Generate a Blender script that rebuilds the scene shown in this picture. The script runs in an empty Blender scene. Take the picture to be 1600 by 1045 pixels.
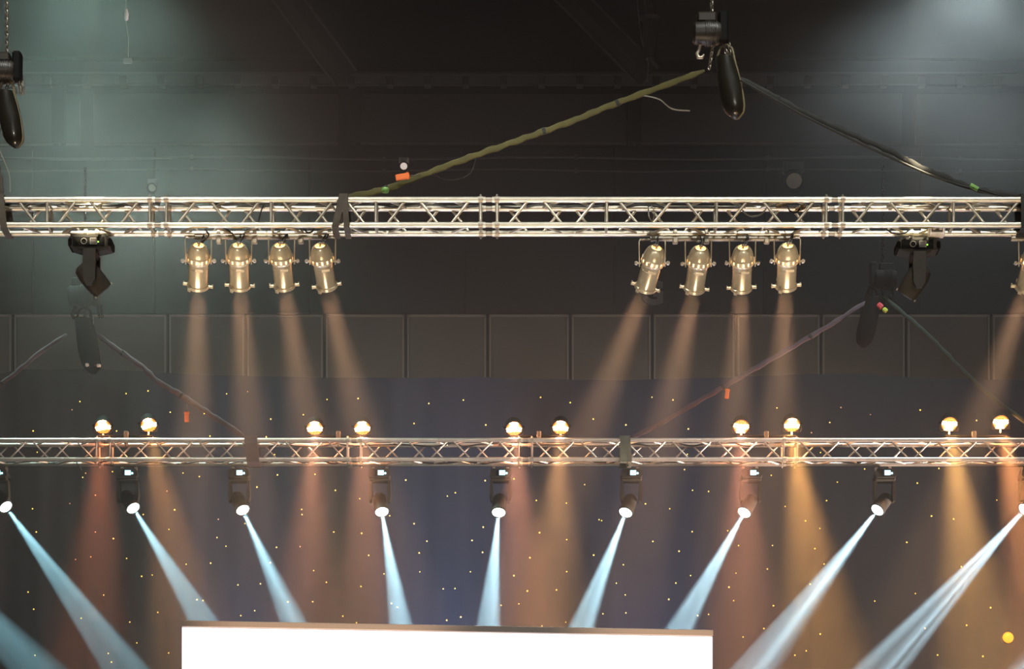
import bpy, math, random
from mathutils import Vector, Matrix

random.seed(7)
SC = bpy.context.scene
COL = SC.collection
F, VH, CZ = 4200.0, 1742.0, 1.6        # focal length in px, horizon row, camera height


def P(u, v, y):
    return Vector(((u - 800) * y / F, y, (VH - v) * y / F + CZ))


# ------------------------------------------------------------------ materials
def mat(name, col, rough=.5, metal=0., emit=None, es=0., bump=None, vary=None, spec=None, coat=0.):
    m = bpy.data.materials.new(name)
    m.use_nodes = True
    nt = m.node_tree
    b = nt.nodes['Principled BSDF']
    b.inputs['Base Color'].default_value = (*col, 1)
    b.inputs['Roughness'].default_value = rough
    b.inputs['Metallic'].default_value = metal
    if spec is not None:
        b.inputs['Specular IOR Level'].default_value = spec
    if coat:
        b.inputs['Coat Weight'].default_value = coat
    if vary or bump:
        tc = nt.nodes.new('ShaderNodeTexCoord')
        nz = nt.nodes.new('ShaderNodeTexNoise')
        nz.inputs['Scale'].default_value = (vary or bump)[0]
        nz.inputs['Detail'].default_value = 5
        nt.links.new(tc.outputs['Object'], nz.inputs['Vector'])
        if vary:
            rp = nt.nodes.new('ShaderNodeMapRange')
            rp.inputs['From Min'].default_value = .3
            rp.inputs['From Max'].default_value = .7
            rp.inputs['To Min'].default_value = 1 - vary[1]
            rp.inputs['To Max'].default_value = 1 + vary[1]
            mx = nt.nodes.new('ShaderNodeVectorMath')
            mx.operation = 'SCALE'
            mx.inputs[0].default_value = col
            nt.links.new(nz.outputs['Fac'], rp.inputs['Value'])
            nt.links.new(rp.outputs['Result'], mx.inputs['Scale'])
            nt.links.new(mx.outputs['Vector'], b.inputs['Base Color'])
        if bump:
            bp = nt.nodes.new('ShaderNodeBump')
            bp.inputs['Strength'].default_value = bump[1]
            bp.inputs['Distance'].default_value = .01
            nt.links.new(nz.outputs['Fac'], bp.inputs['Height'])
            nt.links.new(bp.outputs['Normal'], b.inputs['Normal'])
    if emit:
        b.inputs['Emission Color'].default_value = (*emit, 1)
        b.inputs['Emission Strength'].default_value = es
        try:
            m.cycles.emission_sampling = 'NONE'
        except Exception:
            pass
    return m


M = dict(
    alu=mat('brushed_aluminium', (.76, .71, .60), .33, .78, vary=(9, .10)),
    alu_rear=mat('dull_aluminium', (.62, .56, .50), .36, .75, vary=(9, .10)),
    steel=mat('galvanised_steel', (.40, .36, .30), .5, .5, vary=(20, .15)),
    clamp=mat('clamp_metal', (.50, .45, .36), .45, .6),
    par=mat('polished_par_can', (.92, .82, .60), .26, .5, vary=(14, .08)),
    yoke=mat('yoke_metal', (.62, .55, .42), .4, .5),
    parcap=mat('spun_dome', (.88, .78, .56), .28, .36, vary=(14, .06)),
    lampglow=mat('lamp_glow', (.5, .3, .1), .5, 0, (1, .56, .24), 4.0),
    black=mat('black_powder_coat', (.026, .024, .019), .6, .0, vary=(12, .2), spec=.25),
    black2=mat('black_plastic', (.005, .005, .005), .7, 0, vary=(12, .2), spec=.1),
    satin=mat('satin_black_metal', (.004, .0037, .0035), .85, .0, spec=.08),
    line=mat('grey_print', (.34, .32, .28), .6),
    lcd=mat('dim_display', (.10, .09, .08), .25),
    green_led=mat('green_indicator', (.2, .9, .1), .4, 0, (.35, 1, .05), 2.0),
    lens=mat('front_glass', (.12, .14, .17), .08, .0, coat=1.),
    whitelens=mat('lit_white_lens', (1, 1, 1), .3, 0, (.80, .95, 1), 6.0),
    screen=mat('lit_display', (.2, .4, .5), .3, 0, (.45, .85, 1), 2.2),
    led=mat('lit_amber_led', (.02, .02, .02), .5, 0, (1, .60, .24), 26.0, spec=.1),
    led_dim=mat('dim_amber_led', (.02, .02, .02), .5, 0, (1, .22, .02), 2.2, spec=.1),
    ledface=mat('led_face_glow', (.02, .01, .01), .5, 0, (1, .16, .015), 0.7, spec=.1),
    cable=mat('black_rubber_cable', (.02, .02, .018), .55),
    cable2=mat('grey_cable', (.25, .23, .19), .55),
    yellow_sling=mat('yellow_green_webbing', (.075, .066, .014), .8, bump=(60, .6), vary=(6, .25)),
    black_sling=mat('black_webbing', (.008, .008, .007), .7, bump=(60, .6), vary=(6, .2)),
    brown_sling=mat('dark_brown_webbing', (.085, .07, .055), .8, bump=(60, .6), vary=(8, .2)),
    mauve_sling=mat('mauve_webbing', (.070, .044, .056), .8, bump=(60, .6), vary=(8, .2)),
    grey_sling=mat('grey_green_webbing', (.13, .14, .10), .8, bump=(60, .6), vary=(8, .2)),
    green_sling=mat('green_webbing', (.008, .017, .010), .8, bump=(60, .6), vary=(8, .2)),
    orange=mat('orange_plastic', (.80, .17, .03), .5),
    redp=mat('red_paint', (.55, .05, .06), .5),
    limep=mat('lime_paint', (.45, .55, .05), .5),
    white=mat('white_enamel', (.8, .74, .68), .5),
    chain=mat('oily_chain', (.30, .27, .22), .35, .8),
    hoist=mat('hoist_housing', (.022, .017, .012), .45, .1, vary=(8, .2)),
    bag=mat('black_vinyl_bag', (.014, .012, .008), .3, 0, bump=(7, .5), coat=.2),
    bagtrim=mat('tan_piping', (.16, .13, .07), .5),
    wall=mat('dark_painted_wall', (.0050, .0080, .0120), .8, vary=(.6, .25)),
    wall2=mat('brown_wall_band', (.036, .030, .033), .8, vary=(.5, .2)),
    panel=mat('brown_wall_panel', (.115, .098, .080), .7, vary=(.8, .15)),
    edging=mat('panel_edging', (.25, .23, .19), .6),
    girder=mat('dark_steel_girder', (.009, .009, .0095), .7, .0, vary=(2, .2)),
    rail=mat('grey_rail', (.045, .044, .048), .6, .1),
    curtain=mat('navy_star_cloth', (.006, .0062, .0115), .9, vary=(1.5, .2)),
    star=mat('lit_star', (1, .8, .2), .4, 0, (1, .62, .09), 2.3),
    star_dim=mat('dim_lit_star', (1, .6, .3), .4, 0, (1, .42, .18), 0.9),
    amber=mat('lit_amber_lamp', (1, .5, 0), .4, 0, (1, .40, .012), 1.3),
    screenpanel=mat('lit_white_screen', (.5, .5, .5), .5, 0, (1, .98, 1), 1.6),
    bezel=mat('brown_bezel', (.50, .40, .35), .6, .0),
    floor=mat('dark_floor', (.015, .014, .013), .7, vary=(.5, .2)),
    stage=mat('black_stage_deck', (.007, .007, .007), .6),
    ceil=mat('black_ceiling', (.01, .01, .01), .9),
    letter=mat('grey_letter_paint', (.13, .13, .125), .7),
)
M['screenpanel'].cycles.emission_sampling = 'AUTO'


# ------------------------------------------------------------------ mesh builder
class MB:
    def __init__(s):
        s.v, s.f = [], []

    def add(s, vs, fs):
        b = len(s.v)
        s.v += [Vector(v) for v in vs]
        s.f += [tuple(b + i for i in f) for f in fs]
        return s

    def box(s, c, d, R=None, bev=0.0):
        c = Vector(c)
        hx, hy, hz = d[0] / 2, d[1] / 2, d[2] / 2
        if bev <= 0:
            vs = [Vector((x, y, z)) for x in (-hx, hx) for y in (-hy, hy) for z in (-hz, hz)]
            fs = [(0, 1, 3, 2), (4, 6, 7, 5), (0, 4, 5, 1), (2, 3, 7, 6), (0, 2, 6, 4), (1, 5, 7, 3)]
        else:                       # chamfered box: 24 vertices
            b = min(bev, hx * .9, hy * .9, hz * .9)
            vs, idx = [], {}
            for sx in (-1, 1):
                for sy in (-1, 1):
                    for sz in (-1, 1):
                        for ax in range(3):
                            p = [sx * (hx - b), sy * (hy - b), sz * (hz - b)]
                            p[ax] = (sx * hx, sy * hy, sz * hz)[ax]
                            idx[(sx, sy, sz, ax)] = len(vs)
                            vs.append(Vector(p))
            fs = []
            for sg in (-1, 1):
                fs.append([idx[(sg, a, b_, 0)] for a, b_ in ((-1, -1), (1, -1), (1, 1), (-1, 1))][::sg])
                fs.append([idx[(a, sg, b_, 1)] for a, b_ in ((-1, -1), (-1, 1), (1, 1), (1, -1))][::sg])
                fs.append([idx[(a, b_, sg, 2)] for a, b_ in ((-1, -1), (1, -1), (1, 1), (-1, 1))][::sg])
            for a in (-1, 1):
                for b_ in (-1, 1):
                    fs.append((idx[(-1, a, b_, 1)], idx[(1, a, b_, 1)], idx[(1, a, b_, 2)], idx[(-1, a, b_, 2)]))
                    fs.append((idx[(a, -1, b_, 0)], idx[(a, 1, b_, 0)], idx[(a, 1, b_, 2)], idx[(a, -1, b_, 2)]))
                    fs.append((idx[(a, b_, -1, 0)], idx[(a, b_, 1, 0)], idx[(a, b_, 1, 1)], idx[(a, b_, -1, 1)]))
            for a in (-1, 1):
                for b_ in (-1, 1):
                    for c_ in (-1, 1):
                        fs.append(tuple(idx[(a, b_, c_, k)] for k in range(3)))
        if R is not None:
            vs = [R @ v for v in vs]
        return s.add([v + c for v in vs], fs)

    def tube(s, pts, r, n=10, cap=True, closed=False, flat=None):
        """sweep; r = number or list; flat = (w, h, up) for a ribbon section"""
        pts = [Vector(p) for p in pts]
        m = len(pts)
        rs = r if isinstance(r, (list, tuple)) else [r] * m
        vs, prev = [], None
        for i, p in enumerate(pts):
            if closed:
                t = pts[(i + 1) % m] - pts[i - 1]
            else:
                t = pts[min(i + 1, m - 1)] - pts[max(i - 1, 0)]
            t.normalize()
            if flat:
                a = Vector(flat[2])
                a = (a - t * a.dot(t)).normalized()
            elif prev is None:
                a = t.orthogonal().normalized()
            else:
                a = (prev - t * prev.dot(t)).normalized()
            prev = a
            b = t.cross(a)
            for k in range(n):
                w = 2 * math.pi * k / n
                if flat:
                    cx, cy = math.cos(w), math.sin(w)
                    e = .5
                    x = math.copysign(abs(cx) ** e, cx) * flat[0] / 2
                    y = math.copysign(abs(cy) ** e, cy) * flat[1] / 2
                    vs.append(p + a * x * rs[i] + b * y * rs[i])
                else:
                    vs.append(p + (a * math.cos(w) + b * math.sin(w)) * rs[i])
        fs = []
        for i in range(m if closed else m - 1):
            j = (i + 1) % m
            for k in range(n):
                k2 = (k + 1) % n
                fs.append((i * n + k, i * n + k2, j * n + k2, j * n + k))
        if cap and not closed:
            fs.append(tuple(range(n))[::-1])
            fs.append(tuple((m - 1) * n + k for k in range(n)))
        return s.add(vs, fs)

    def lathe(s, prof, n=28, R=None, o=(0, 0, 0), skip=None, cap=False):
        """profile of (radius, z) about local z, mapped by R"""
        o = Vector(o)
        R = R or Matrix.Identity(3)
        vs, fs = [], []
        for r, z in prof:
            for k in range(n):
                w = 2 * math.pi * k / n
                vs.append(R @ Vector((r * math.cos(w), r * math.sin(w), z)) + o)
        for i in range(len(prof) - 1):
            for k in range(n):
                if skip and skip(i, k):
                    continue
                k2 = (k + 1) % n
                fs.append((i * n + k, i * n + k2, (i + 1) * n + k2, (i + 1) * n + k))
        if cap:
            fs.append(tuple(range(n))[::-1])
            fs.append(tuple((len(prof) - 1) * n + k for k in range(n)))
        return s.add(vs, fs)

    def prism(s, poly, y0, y1):
        """polygon in x,z pushed along y"""
        n = len(poly)
        vs = [(x, y0, z) for x, z in poly] + [(x, y1, z) for x, z in poly]
        fs = [tuple(range(n)), tuple(range(2 * n - 1, n - 1, -1))]
        fs += [(i, i + n, (i + 1) % n + n, (i + 1) % n) for i in range(n)]
        return s.add(vs, fs)

    def build(s, name, m, parent=None, loc=None, smooth=None):
        me = bpy.data.meshes.new(name)
        me.from_pydata([tuple(v) for v in s.v], [], s.f)
        import bmesh
        bm = bmesh.new()
        bm.from_mesh(me)
        bmesh.ops.recalc_face_normals(bm, faces=bm.faces)
        bm.to_mesh(me)
        bm.free()
        me.materials.append(m)
        if smooth:
            for p in me.polygons:
                p.use_smooth = True
            try:
                me.set_sharp_from_angle(angle=math.radians(smooth))
            except Exception:
                pass
        o = bpy.data.objects.new(name, me)
        COL.objects.link(o)
        if parent:
            o.parent = parent
        if loc is not None:
            o.location = loc
        return o


def tag(o, label=None, cat=None, group=None, kind=None):
    if label:
        o['label'] = label
    if cat:
        o['category'] = cat
    if group:
        o['group'] = group
    if kind:
        o['kind'] = kind
    return o


def empty(name, loc, label=None, cat=None, group=None, kind=None):
    o = bpy.data.objects.new(name, None)
    COL.objects.link(o)
    o.location = loc
    o.empty_display_size = .1
    return tag(o, label, cat, group, kind)


def copy_tree(o, parent=None):
    c = o.copy()
    COL.objects.link(c)
    if parent:
        c.parent = parent
    for ch in list(o.children):
        if ch.type != 'LIGHT':
            copy_tree(ch, c)
    return c


def rot_to(d, ref=Vector((0, 1, 0))):
    """3x3 whose -Z column points along d and whose Y stays close to ref"""
    z = -Vector(d).normalized()
    x = Vector(ref).cross(z)
    x.normalize()
    y = z.cross(x)
    return Matrix((x, y, z)).transposed()


def aim(s, ut, vt, k):
    """direction from s so that it passes pixel (ut, vt) while advancing k m in depth per m of drop"""
    a = (VH - vt) / F
    t = (s.z - CZ - a * s.y) / (1 + a * k)
    return (P(ut, vt, s.y + k * t) - s).normalized()


def spot(name, loc, d, energy, col, size, blend=.2, radius=.02, parent=None, streak=None):
    l = bpy.data.lights.new(name, 'SPOT')
    l.energy = energy
    l.color = col
    l.spot_size = math.radians(size)
    l.spot_blend = blend
    l.shadow_soft_size = radius
    if streak:                       # a gobo: the light's own pattern
        l.use_nodes = True
        nt = l.node_tree
        em = nt.nodes['Emission']
        tc = nt.nodes.new('ShaderNodeTexCoord')
        mp = nt.nodes.new('ShaderNodeMapping')
        mp.inputs['Scale'].default_value = (streak, .01, .01)
        mp.inputs['Location'].default_value = (loc[0] * 3.1, loc[0] * 1.7, 0)
        nz = nt.nodes.new('ShaderNodeTexNoise')
        nz.inputs['Scale'].default_value = 1
        nz.inputs['Detail'].default_value = 2
        mr = nt.nodes.new('ShaderNodeMapRange')
        mr.inputs['From Min'].default_value = .36
        mr.inputs['From Max'].default_value = .60
        mr.inputs['To Min'].default_value = .22
        mr.inputs['To Max'].default_value = 1.5
        nt.links.new(tc.outputs['Normal'], mp.inputs['Vector'])
        nt.links.new(mp.outputs['Vector'], nz.inputs['Vector'])
        nt.links.new(nz.outputs['Fac'], mr.inputs['Value'])
        nt.links.new(mr.outputs['Result'], em.inputs['Strength'])
    o = bpy.data.objects.new(name, l)
    COL.objects.link(o)
    o.matrix_world = Matrix.Translation(loc) @ rot_to(d, Vector((0.3, 1, 0.2))).to_4x4()
    return o


# ------------------------------------------------------------------ camera, view, world
cd = bpy.data.cameras.new('camera')
cd.sensor_width = 36
cd.lens = F * 36 / 1600
cd.shift_y = (VH - 522.5) / 1600
cd.clip_end = 200
cam = bpy.data.objects.new('camera', cd)
COL.objects.link(cam)
cam.location = (0, 0, CZ)
cam.rotation_euler = (math.pi / 2, 0, 0)
SC.camera = cam
SC.view_settings.view_transform = 'Standard'
SC.view_settings.look = 'None'
SC.view_settings.gamma = 1
SC.view_settings.exposure = 0
SC.view_settings.use_curve_mapping = False
w = bpy.data.worlds.new('world')
SC.world = w
w.use_nodes = True
w.node_tree.nodes['Background'].inputs[0].default_value = (.9, .85, .82, 1)
w.node_tree.nodes['Background'].inputs[1].default_value = .012
cy = SC.cycles
cy.volume_bounces = 0
cy.max_bounces = 6
cy.use_light_tree = True
cy.sample_clamp_indirect = 3
cy.use_denoising = True

Y1, Y2, YC, YW = 24.7, 32.0, 36.0, 42.0       # front truss, rear truss, curtain, wall

# ------------------------------------------------------------------ the hall
HX, HT = 24.0, 20.5


def struct(name, mb, m, parent=None, **k):
    o = mb.build(name, m, parent, **k)
    if not parent:
        o['kind'] = 'structure'
    return o


struct('floor', MB().box((0, 19, -.1), (2 * HX, 46.4, .2)), M['floor'])
struct('ceiling', MB().box((0, 19, HT + .1), (2 * HX, 46.4, .2)), M['ceil'])
struct('wall_left', MB().box((-HX - .1, 19, HT / 2), (.2, 46.4, HT)), M['wall'])
struct('wall_right', MB().box((HX + .1, 19, HT / 2), (.2, 46.4, HT)), M['wall'])
struct('floor_stage', MB().box((0, 28.7, .6), (26, 14, 1.19)), M['stage'])
zb = P(0, 490, YW).z
wb = struct('wall_back', MB().box((0, YW + .25, HT / 2), (2 * HX, .2, HT)), M['wall'])
# upper cladding sheets with thin open joints
mb = MB()
zt0, zt1 = P(0, 488, YW).z, P(0, 228, YW).z
us = [-1600, -760, -240, 50, 240, 484, 727, 960, 1195, 1440, 1700, 2200, 3200]
for a, b in zip(us[:-1], us[1:]):
    xa, xb = P(a, 0, YW).x, P(b, 0, YW).x
    mb.box(((xa + xb) / 2, YW + .1, (zt0 + zt1) / 2), (xb - xa - .02, .08, zt1 - zt0), bev=.01)
struct('cladding', mb, M['wall'], wb)
mb = MB()
z0, z1 = P(0, 224, YW).z, P(0, 146, YW).z
for a, b in zip([-1600, -300, 135, 540, 990, 1420, 1900, 3200][:-1], [-300, 135, 540, 990, 1420, 1900, 3200]):
    xa, xb = P(a, 0, YW).x, P(b, 0, YW).x
    mb.box(((xa + xb) / 2, YW + .06, (z0 + z1) / 2), (xb - xa - .22, .12, z1 - z0), bev=.01)
struct('upper_band', mb, M['wall2'], wb)
seams = [-610, -487, -364, -232, -104, 20, 141, 262, 384, 507, 634, 762, 891, 1019, 1150, 1283, 1416, 1549, 1682, 1816, 1950, 2084]
for a, b in zip(seams[:-1], seams[1:]):
    xa, xb = P(a, 0, YW).x + .02, P(b, 0, YW).x - .02
    wp = MB().box(((xa + xb) / 2, YW + .08, zb / 2), (xb - xa, .12, zb - .02)).build('wall_panel', M['panel'], wb)
    e = MB()
    for xx in (xa + .02, xb - .02):
        e.box((xx, YW + .01, zb / 2), (.025, .04, zb - .03))
    e.box(((xa + xb) / 2, YW + .01, zb - .03), (xb - xa - .01, .04, .03))
    e.build('panel_edging', M['edging'], wp)

# roof girder with spaced brackets along its lower flange
def gline(u):      # row offset of the girder along the picture
    return 6 - 12 * max(0, (u - 900)) / 700 if u > 900 else 6 * (1 - u / 900) + 0
YG = 40.0
gr = empty('roof_girder', (0, YG, P(0, 110, YG).z), 'long dark steel roof girder spanning the hall high above both trusses', 'girder')
gz = P(0, 110, YG).z
MB().box((0, 0, P(0, 110, YG).z - gz), (2 * HX - .2, .12, .27), bev=.01).build('web_plate', M['girder'], gr)
g = MB()
g.box((0, 0, P(0, 96, YG).z - gz), (2 * HX - .2, .34, .03))
g.build('upper_flange', M['girder'], gr)
MB().box((0, -.05, P(0, 124, YG).z - gz), (2 * HX - .2, .40, .025)).build('lower_flange', M['rail'], gr)
MB().tube([(-HX + .1, -.1, P(0, 137, YG).z - gz), (HX - .1, -.1, P(0, 137, YG).z - gz)], .014, 8).build('tie_rail', M['rail'], gr)
u = -280
while u < 1900:
    x = P(u, 0, YG).x
    MB().prism([(x - .055, P(0, 125, YG).z - gz), (x + .055, P(0, 125, YG).z - gz), (x + .045, P(0, 138, YG).z - gz), (x - .05, P(0, 138, YG).z - gz)], -.16, .02).build('bracket', M['rail'], gr)
    u += 59.3
for ua, va, ub, vb, wd, lab in ((408, -60, 541, 122, 40, 'dark sloping roof brace meeting the girder left of centre'),
                                (868, -30, 1012, 118, 42, 'dark sloping roof brace meeting the girder beside the grey pipe')):
    A, B = P(ua, va, YG - 1.2), P(ub, vb, YG - .35)
    o = MB()
    o.tube([A - (B - A) * .6, B], 1, 4, flat=(.36, .05, (1, 0, .6)))
    t = tag(o.build('roof_brace', M['girder']), lab, 'beam', 'sloping roof braces')
    e = MB()
    for sgn in (-1, 1):
        off = Vector((1, 0, .75)).normalized() * sgn * .19
        e.tube([A - (B - A) * .6 + off, B + off], .025, 6)
    e.build('angle_edge', M['rail'], t)
for u, v0, v1, lab in ((553, 140, 224, 'dark wall column under the roof girder left of centre'),
                       (992, 140, 226, 'dark wall column under the roof girder beside the grey pipe'),
                       (92, 130, 226, 'dark wall column in the haze at the far left')):
    a, b = P(u, v1, YW - .2), P(u, v0, YW - .2)
    c = MB()
    c.box((a + b) / 2 + Vector((0, .07, 0)), (.20, .03, b.z - a.z))
    c.box((a + b) / 2 - Vector((0, .07, 0)), (.20, .03, b.z - a.z))
    c.box((a + b) / 2, (.03, .12, b.z - a.z))
    tag(c.build('wall_column', M['girder']), lab, 'column', 'wall columns')
for k, (v, r, lab) in enumerate(((247, .022, 'upper thin grey conduit running along the dark back wall'), (266, .016, 'lower thin grey conduit running along the dark back wall'))):
    p = MB()
    pts = [P(u, v + 2 * math.sin(u * .013 + k), YW - .03) for u in range(-700, 2301, 100)]
    p.tube(pts, r, 8)
    t = tag(p.build('wall_conduit', M['rail']), lab, 'conduit', 'wall conduits')
    s = MB()
    for u in range(-600, 2300, 300):
        q = P(u, v + 2 * math.sin(u * .013 + k), YW - .02)
        s.box(q, (.05, .06, .06))
    s.build('saddle_clip', M['rail'], t)

# the grey capital on the wall
fc = bpy.data.curves.new('letter', 'FONT')
fc.body = 'G'
fc.size = .50
fc.offset = .022
fc.extrude = .012
fc.align_x = 'CENTER'
fo = bpy.data.objects.new('letter', fc)
COL.objects.link(fo)
dg = bpy.context.evaluated_depsgraph_get()
me = bpy.data.meshes.new_from_object(fo.evaluated_get(dg))
bpy.data.objects.remove(fo)
fo = bpy.data.objects.new('wall_letter', me)
COL.objects.link(fo)
me.materials.clear()
me.materials.append(M['letter'])
fo.location = P(1019, 473, YW) + Vector((0, .03, 0))
fo.rotation_euler = (math.pi / 2, 0, 0)
tag(fo, 'big grey capital letter G on the dark back wall, half behind a tilted silver lamp', 'letter')

# flared drop pipe near the roof
pp = empty('hanging_pipe', P(1015, 0, 38), 'grey vertical pipe with a flared collar hanging from the roof', 'pipe')
b0 = P(1015, 0, 38)
def lz(v):
    return P(0, v, 38).z - b0.z
MB().lathe([(.075, lz(-346)), (.075, lz(26))], 18).build('pipe', M['rail'], pp, smooth=40)
MB().lathe([(.075, lz(22)), (.15, lz(26)), (.155, lz(28)), (.10, lz(33)), (.095, lz(80)), (.06, lz(92)), (.0, lz(92))], 20).build('flared_collar', M['rail'], pp, smooth=40)
MB().tube([(-.17, 0, lz(-70)), (-.17, 0, lz(10)), (-.12, -.02, lz(60)), (-.02, -.03, lz(100)), (-.03, -.03, lz(128))], .012, 6).build('cable', M['cable2'], pp)

# wall floodlights
def floodlight(u, v, y, s, lab, m1, m2):
    t = empty('wall_floodlight', P(u, v, y), lab, 'floodlight', 'small floodlights on the back wall')
    MB().box((0, .05, .085 * s), (.15 * s, .12, .08 * s), bev=.012).build('bracket_box', m1, t)
    h = MB().lathe([(.0, .06 * s), (.035 * s, .06 * s), (.05 * s, .02 * s), (.078 * s, -.035 * s), (.082 * s, -.06 * s), (.07 * s, -.06 * s), (.045 * s, -.02 * s), (0, -.02 * s)], 20, Matrix.Rotation(-.9, 3, 'X'))
    h.build('lamp_head', M['satin'], t, smooth=50)
    MB().lathe([(0, -.03 * s), (.055 * s, -.045 * s)], 18, Matrix.Rotation(-.9, 3, 'X')).build('reflector', m2, t, smooth=60)
    MB().tube([(0, .04, .09 * s), (0, .02, .04 * s)], .012 * s, 6).build('stem', M['satin'], t)
    return t
floodlight(631, 258, 41.6, 1.0, 'small white floodlight on the back wall just above an orange tag', M['white'], mat('lit_reflector', (.6, .5, .45), .4, 0, (1, .84, .76), .55))
floodlight(1240, 279, 41.6, 2.2, 'large dim floodlight on the back wall above the right part of the front truss', M['letter'], M['edging'])
floodlight(238, 292, 41.6, 1.0, 'small dim floodlight on the back wall in the haze above the left truss', M['letter'], M['edging'])
t = empty('pendant_lamp', P(197, 25, 36), 'tiny pale pendant lamp on a cord in the haze at top left', 'lamp')
MB().lathe([(0, .09), (.02, .09), (.035, .03), (.03, -.05), (0, -.07)], 12).build('bulb', M['white'], t, smooth=60)
MB().tube([(0, 0, .08), (0, 0, .6)], .006, 6).build('cord', M['cable2'], t)
MB().tube([(0, 0, -.07), (.03, 0, -.3), (.03, 0, -.55)], .006, 6).build('pull_cord', M['cable2'], t)
MB().box((.02, 0, -.6), (.12, .06, .07), bev=.01).build('junction_box', M['letter'], t)

# ------------------------------------------------------------------ star curtain
edge = [(-700, 588), (-300, 584), (0, 583), (30, 577), (150, 576), (200, 579), (320, 586), (520, 590), (720, 590), (745, 588), (800, 592), (960, 594), (1130, 590), (1240, 585), (1340, 584), (1430, 590), (1520, 592), (1600, 594), (1900, 592), (2300, 590)]
def top_v(u):
    for (a, va), (b, vb) in zip(edge[:-1], edge[1:]):
        if a <= u <= b:
            return va + (vb - va) * (u - a) / (b - a)
    return 588
def fold(x):
    return -.0 + .020 * math.sin(x * 9.1) + .010 * math.sin(x * 21.3 + 1) + .010 * math.sin(x * 4.3)
nx, nz = 420, 12
x0, x1 = P(-690, 0, YC).x, P(2290, 0, YC).x
vs, fs = [], []
for side in (0, 1):
    for i in range(nx + 1):
        x = x0 + (x1 - x0) * i / nx
        zt = P(0, top_v(x * F / YC + 800), YC).z
        for j in range(nz + 1):
            q = j / nz
            vs.append((x, YC + fold(x) * (.35 + .65 * q) + side * .012, zt + (.02 - zt) * q))
N = (nx + 1) * (nz + 1)
for side in (0, 1):
    for i in range(nx):
        for j in range(nz):
            a = side * N + i * (nz + 1) + j
            fs.append((a, a + 1, a + nz + 2, a + nz + 1))
for i in range(nx):
    a = i * (nz + 1)
    fs.append((a, a + nz + 1, a + nz + 1 + N, a + N))
curtain = empty('star_curtain', (0, YC, 0), 'dark navy star cloth with tiny yellow lights hanging behind the rear truss', 'curtain')
for i in range(len(vs)):
    vs[i] = (vs[i][0], vs[i][1] - YC, vs[i][2])
MB().add(vs, fs).build('cloth', M['curtain'], curtain, smooth=60)
MB().tube([(x0, .12, P(0, 598, YC).z), (x1, .12, P(0, 598, YC).z)], .025, 8).build('hanging_pipe', M['rail'], curtain)

STARS = """125,627.5 112.5,640,d 52,673.5 58.5,707 182,673 266,644 319,646 328,681 129.5,746 175.5,736.5 286,739 311.5,744.5 261,767,d 149,773.5,d 109,786.5,d 51,795 57,831.5 177,841 149,831,d 224,804 273,796.5 264,827 341,811,d 383,818 339,839.5 353,853 198,872.5 142,870,d 118,874,d 329,879.5 134,739.5,d 197,615 231.5,611 354,615 387,612,d 511,624 559.5,622.5 670,630 724,625 423,654.5 474,648 647,661.5 759,664 416,682.5 429,710 433.5,742 492,740.5 401.5,761 524,766 562,779 634,750 699,775 711.5,770 758,751 471.5,796 472,804 609,806 647,818 755,823.5 521.5,831 565,833 667,845 737.5,844 432,855 469,854,d 576,867.5 655,863.5 754,863 844.6,620.7 891,629 1018.6,620.7 1051.6,624.6 927,655 978,663.5 1075.5,670 1074,709.5 1069.5,733.5 803,748 913.5,757 838,781.5 885,786 936,812 940,813.5 1008.5,787 1046.5,794.5 1082,766 1107,768 843,832 885.5,843 1081.5,830.5 1020,846 1061,861 828,871 927.5,867.5 1137,829 1214,637 1296.5,660 1267.6,676.5,d 1314,636.4,d 1360,647.6,d 1282,707 1205,742.5 1308.4,753 1291.5,782 1226.8,791,d 1258.4,814 1281,825.6,d 1154,852 1207,852 1273,857.4 1351,732.7,d 1437.6,641 1526,656.6 1467,731.7 1433,755 1557.7,781 1455.6,806 1490,810.7 1416.7,847.4 1552,847 44,925 53,952 162,929.5 221.5,900.5 238,898.5 291,881.5 372,914 246.5,956.5 203,972 214,1004.5 263.5,1020 127,966 169,1020.5 174,1034 55,1024 308,937 317,938 376.5,962 398,954 488.5,939.6 535.7,962.6 557,972.7 698,969 720,964 783,946 810.7,943,d 884,972 846.7,977.8 942,959 978,957 1045,936 1107,960 1146.5,938 611.6,943 621,949 1079,899 1056,910.6 1150,895 1199,889 1139,917 1208.5,946 1193.5,982 1161,995 1242,1023.5 1259.5,1017 1281.6,990.5 1287.6,881 1265.5,913 1366.7,939 1430,927.5 1502,885.5 1548,949 1510,977 1465,1023 1536,1025 1445,981.5 490,891,d 510,909.5 564,916 656,893 735,893 692.5,920 711,919.5 600,896.5,d 422,879 407,912 450,940.5 803,899 824,923 869.5,921.5 885.5,893 974,882 963,911 977,929 1090,962"""
rest, cnt = MB(), 0
for s in STARS.split():
    q = s.split(',')
    u, v, dim = float(q[0]), float(q[1]), len(q) > 2
    p = P(u, v, YC)
    zt = P(0, top_v(u), YC).z
    yy = fold(p.x) * (.35 + .65 * (zt - p.z) / zt)
    r = .0092 * random.uniform(.8, 1.15) * (.85 if dim else 1)
    c = Vector((p.x, yy - .004, p.z))
    prof = [(0, -r * .7), (r * .75, -r * .45), (r, 0), (r * .5, .004), (0, .004)]
    R = Matrix.Rotation(-math.pi / 2, 3, 'X')
    if cnt < 100:
        MB().lathe(prof, 8, R).build('star_light', M['star_dim' if dim else 'star'], curtain, loc=c, smooth=60)
    else:
        rest.lathe(prof, 8, R, c)
    cnt += 1
ro = rest.build('star_light', M['star'], curtain, smooth=60)
ro['kind'] = 'stuff'
t = empty('amber_lamp', P(1575, 996, 35.75), 'round amber lamp glowing against the star cloth at lower right', 'lamp')
R = Matrix.Rotation(math.pi / 2, 3, 'X')
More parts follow.
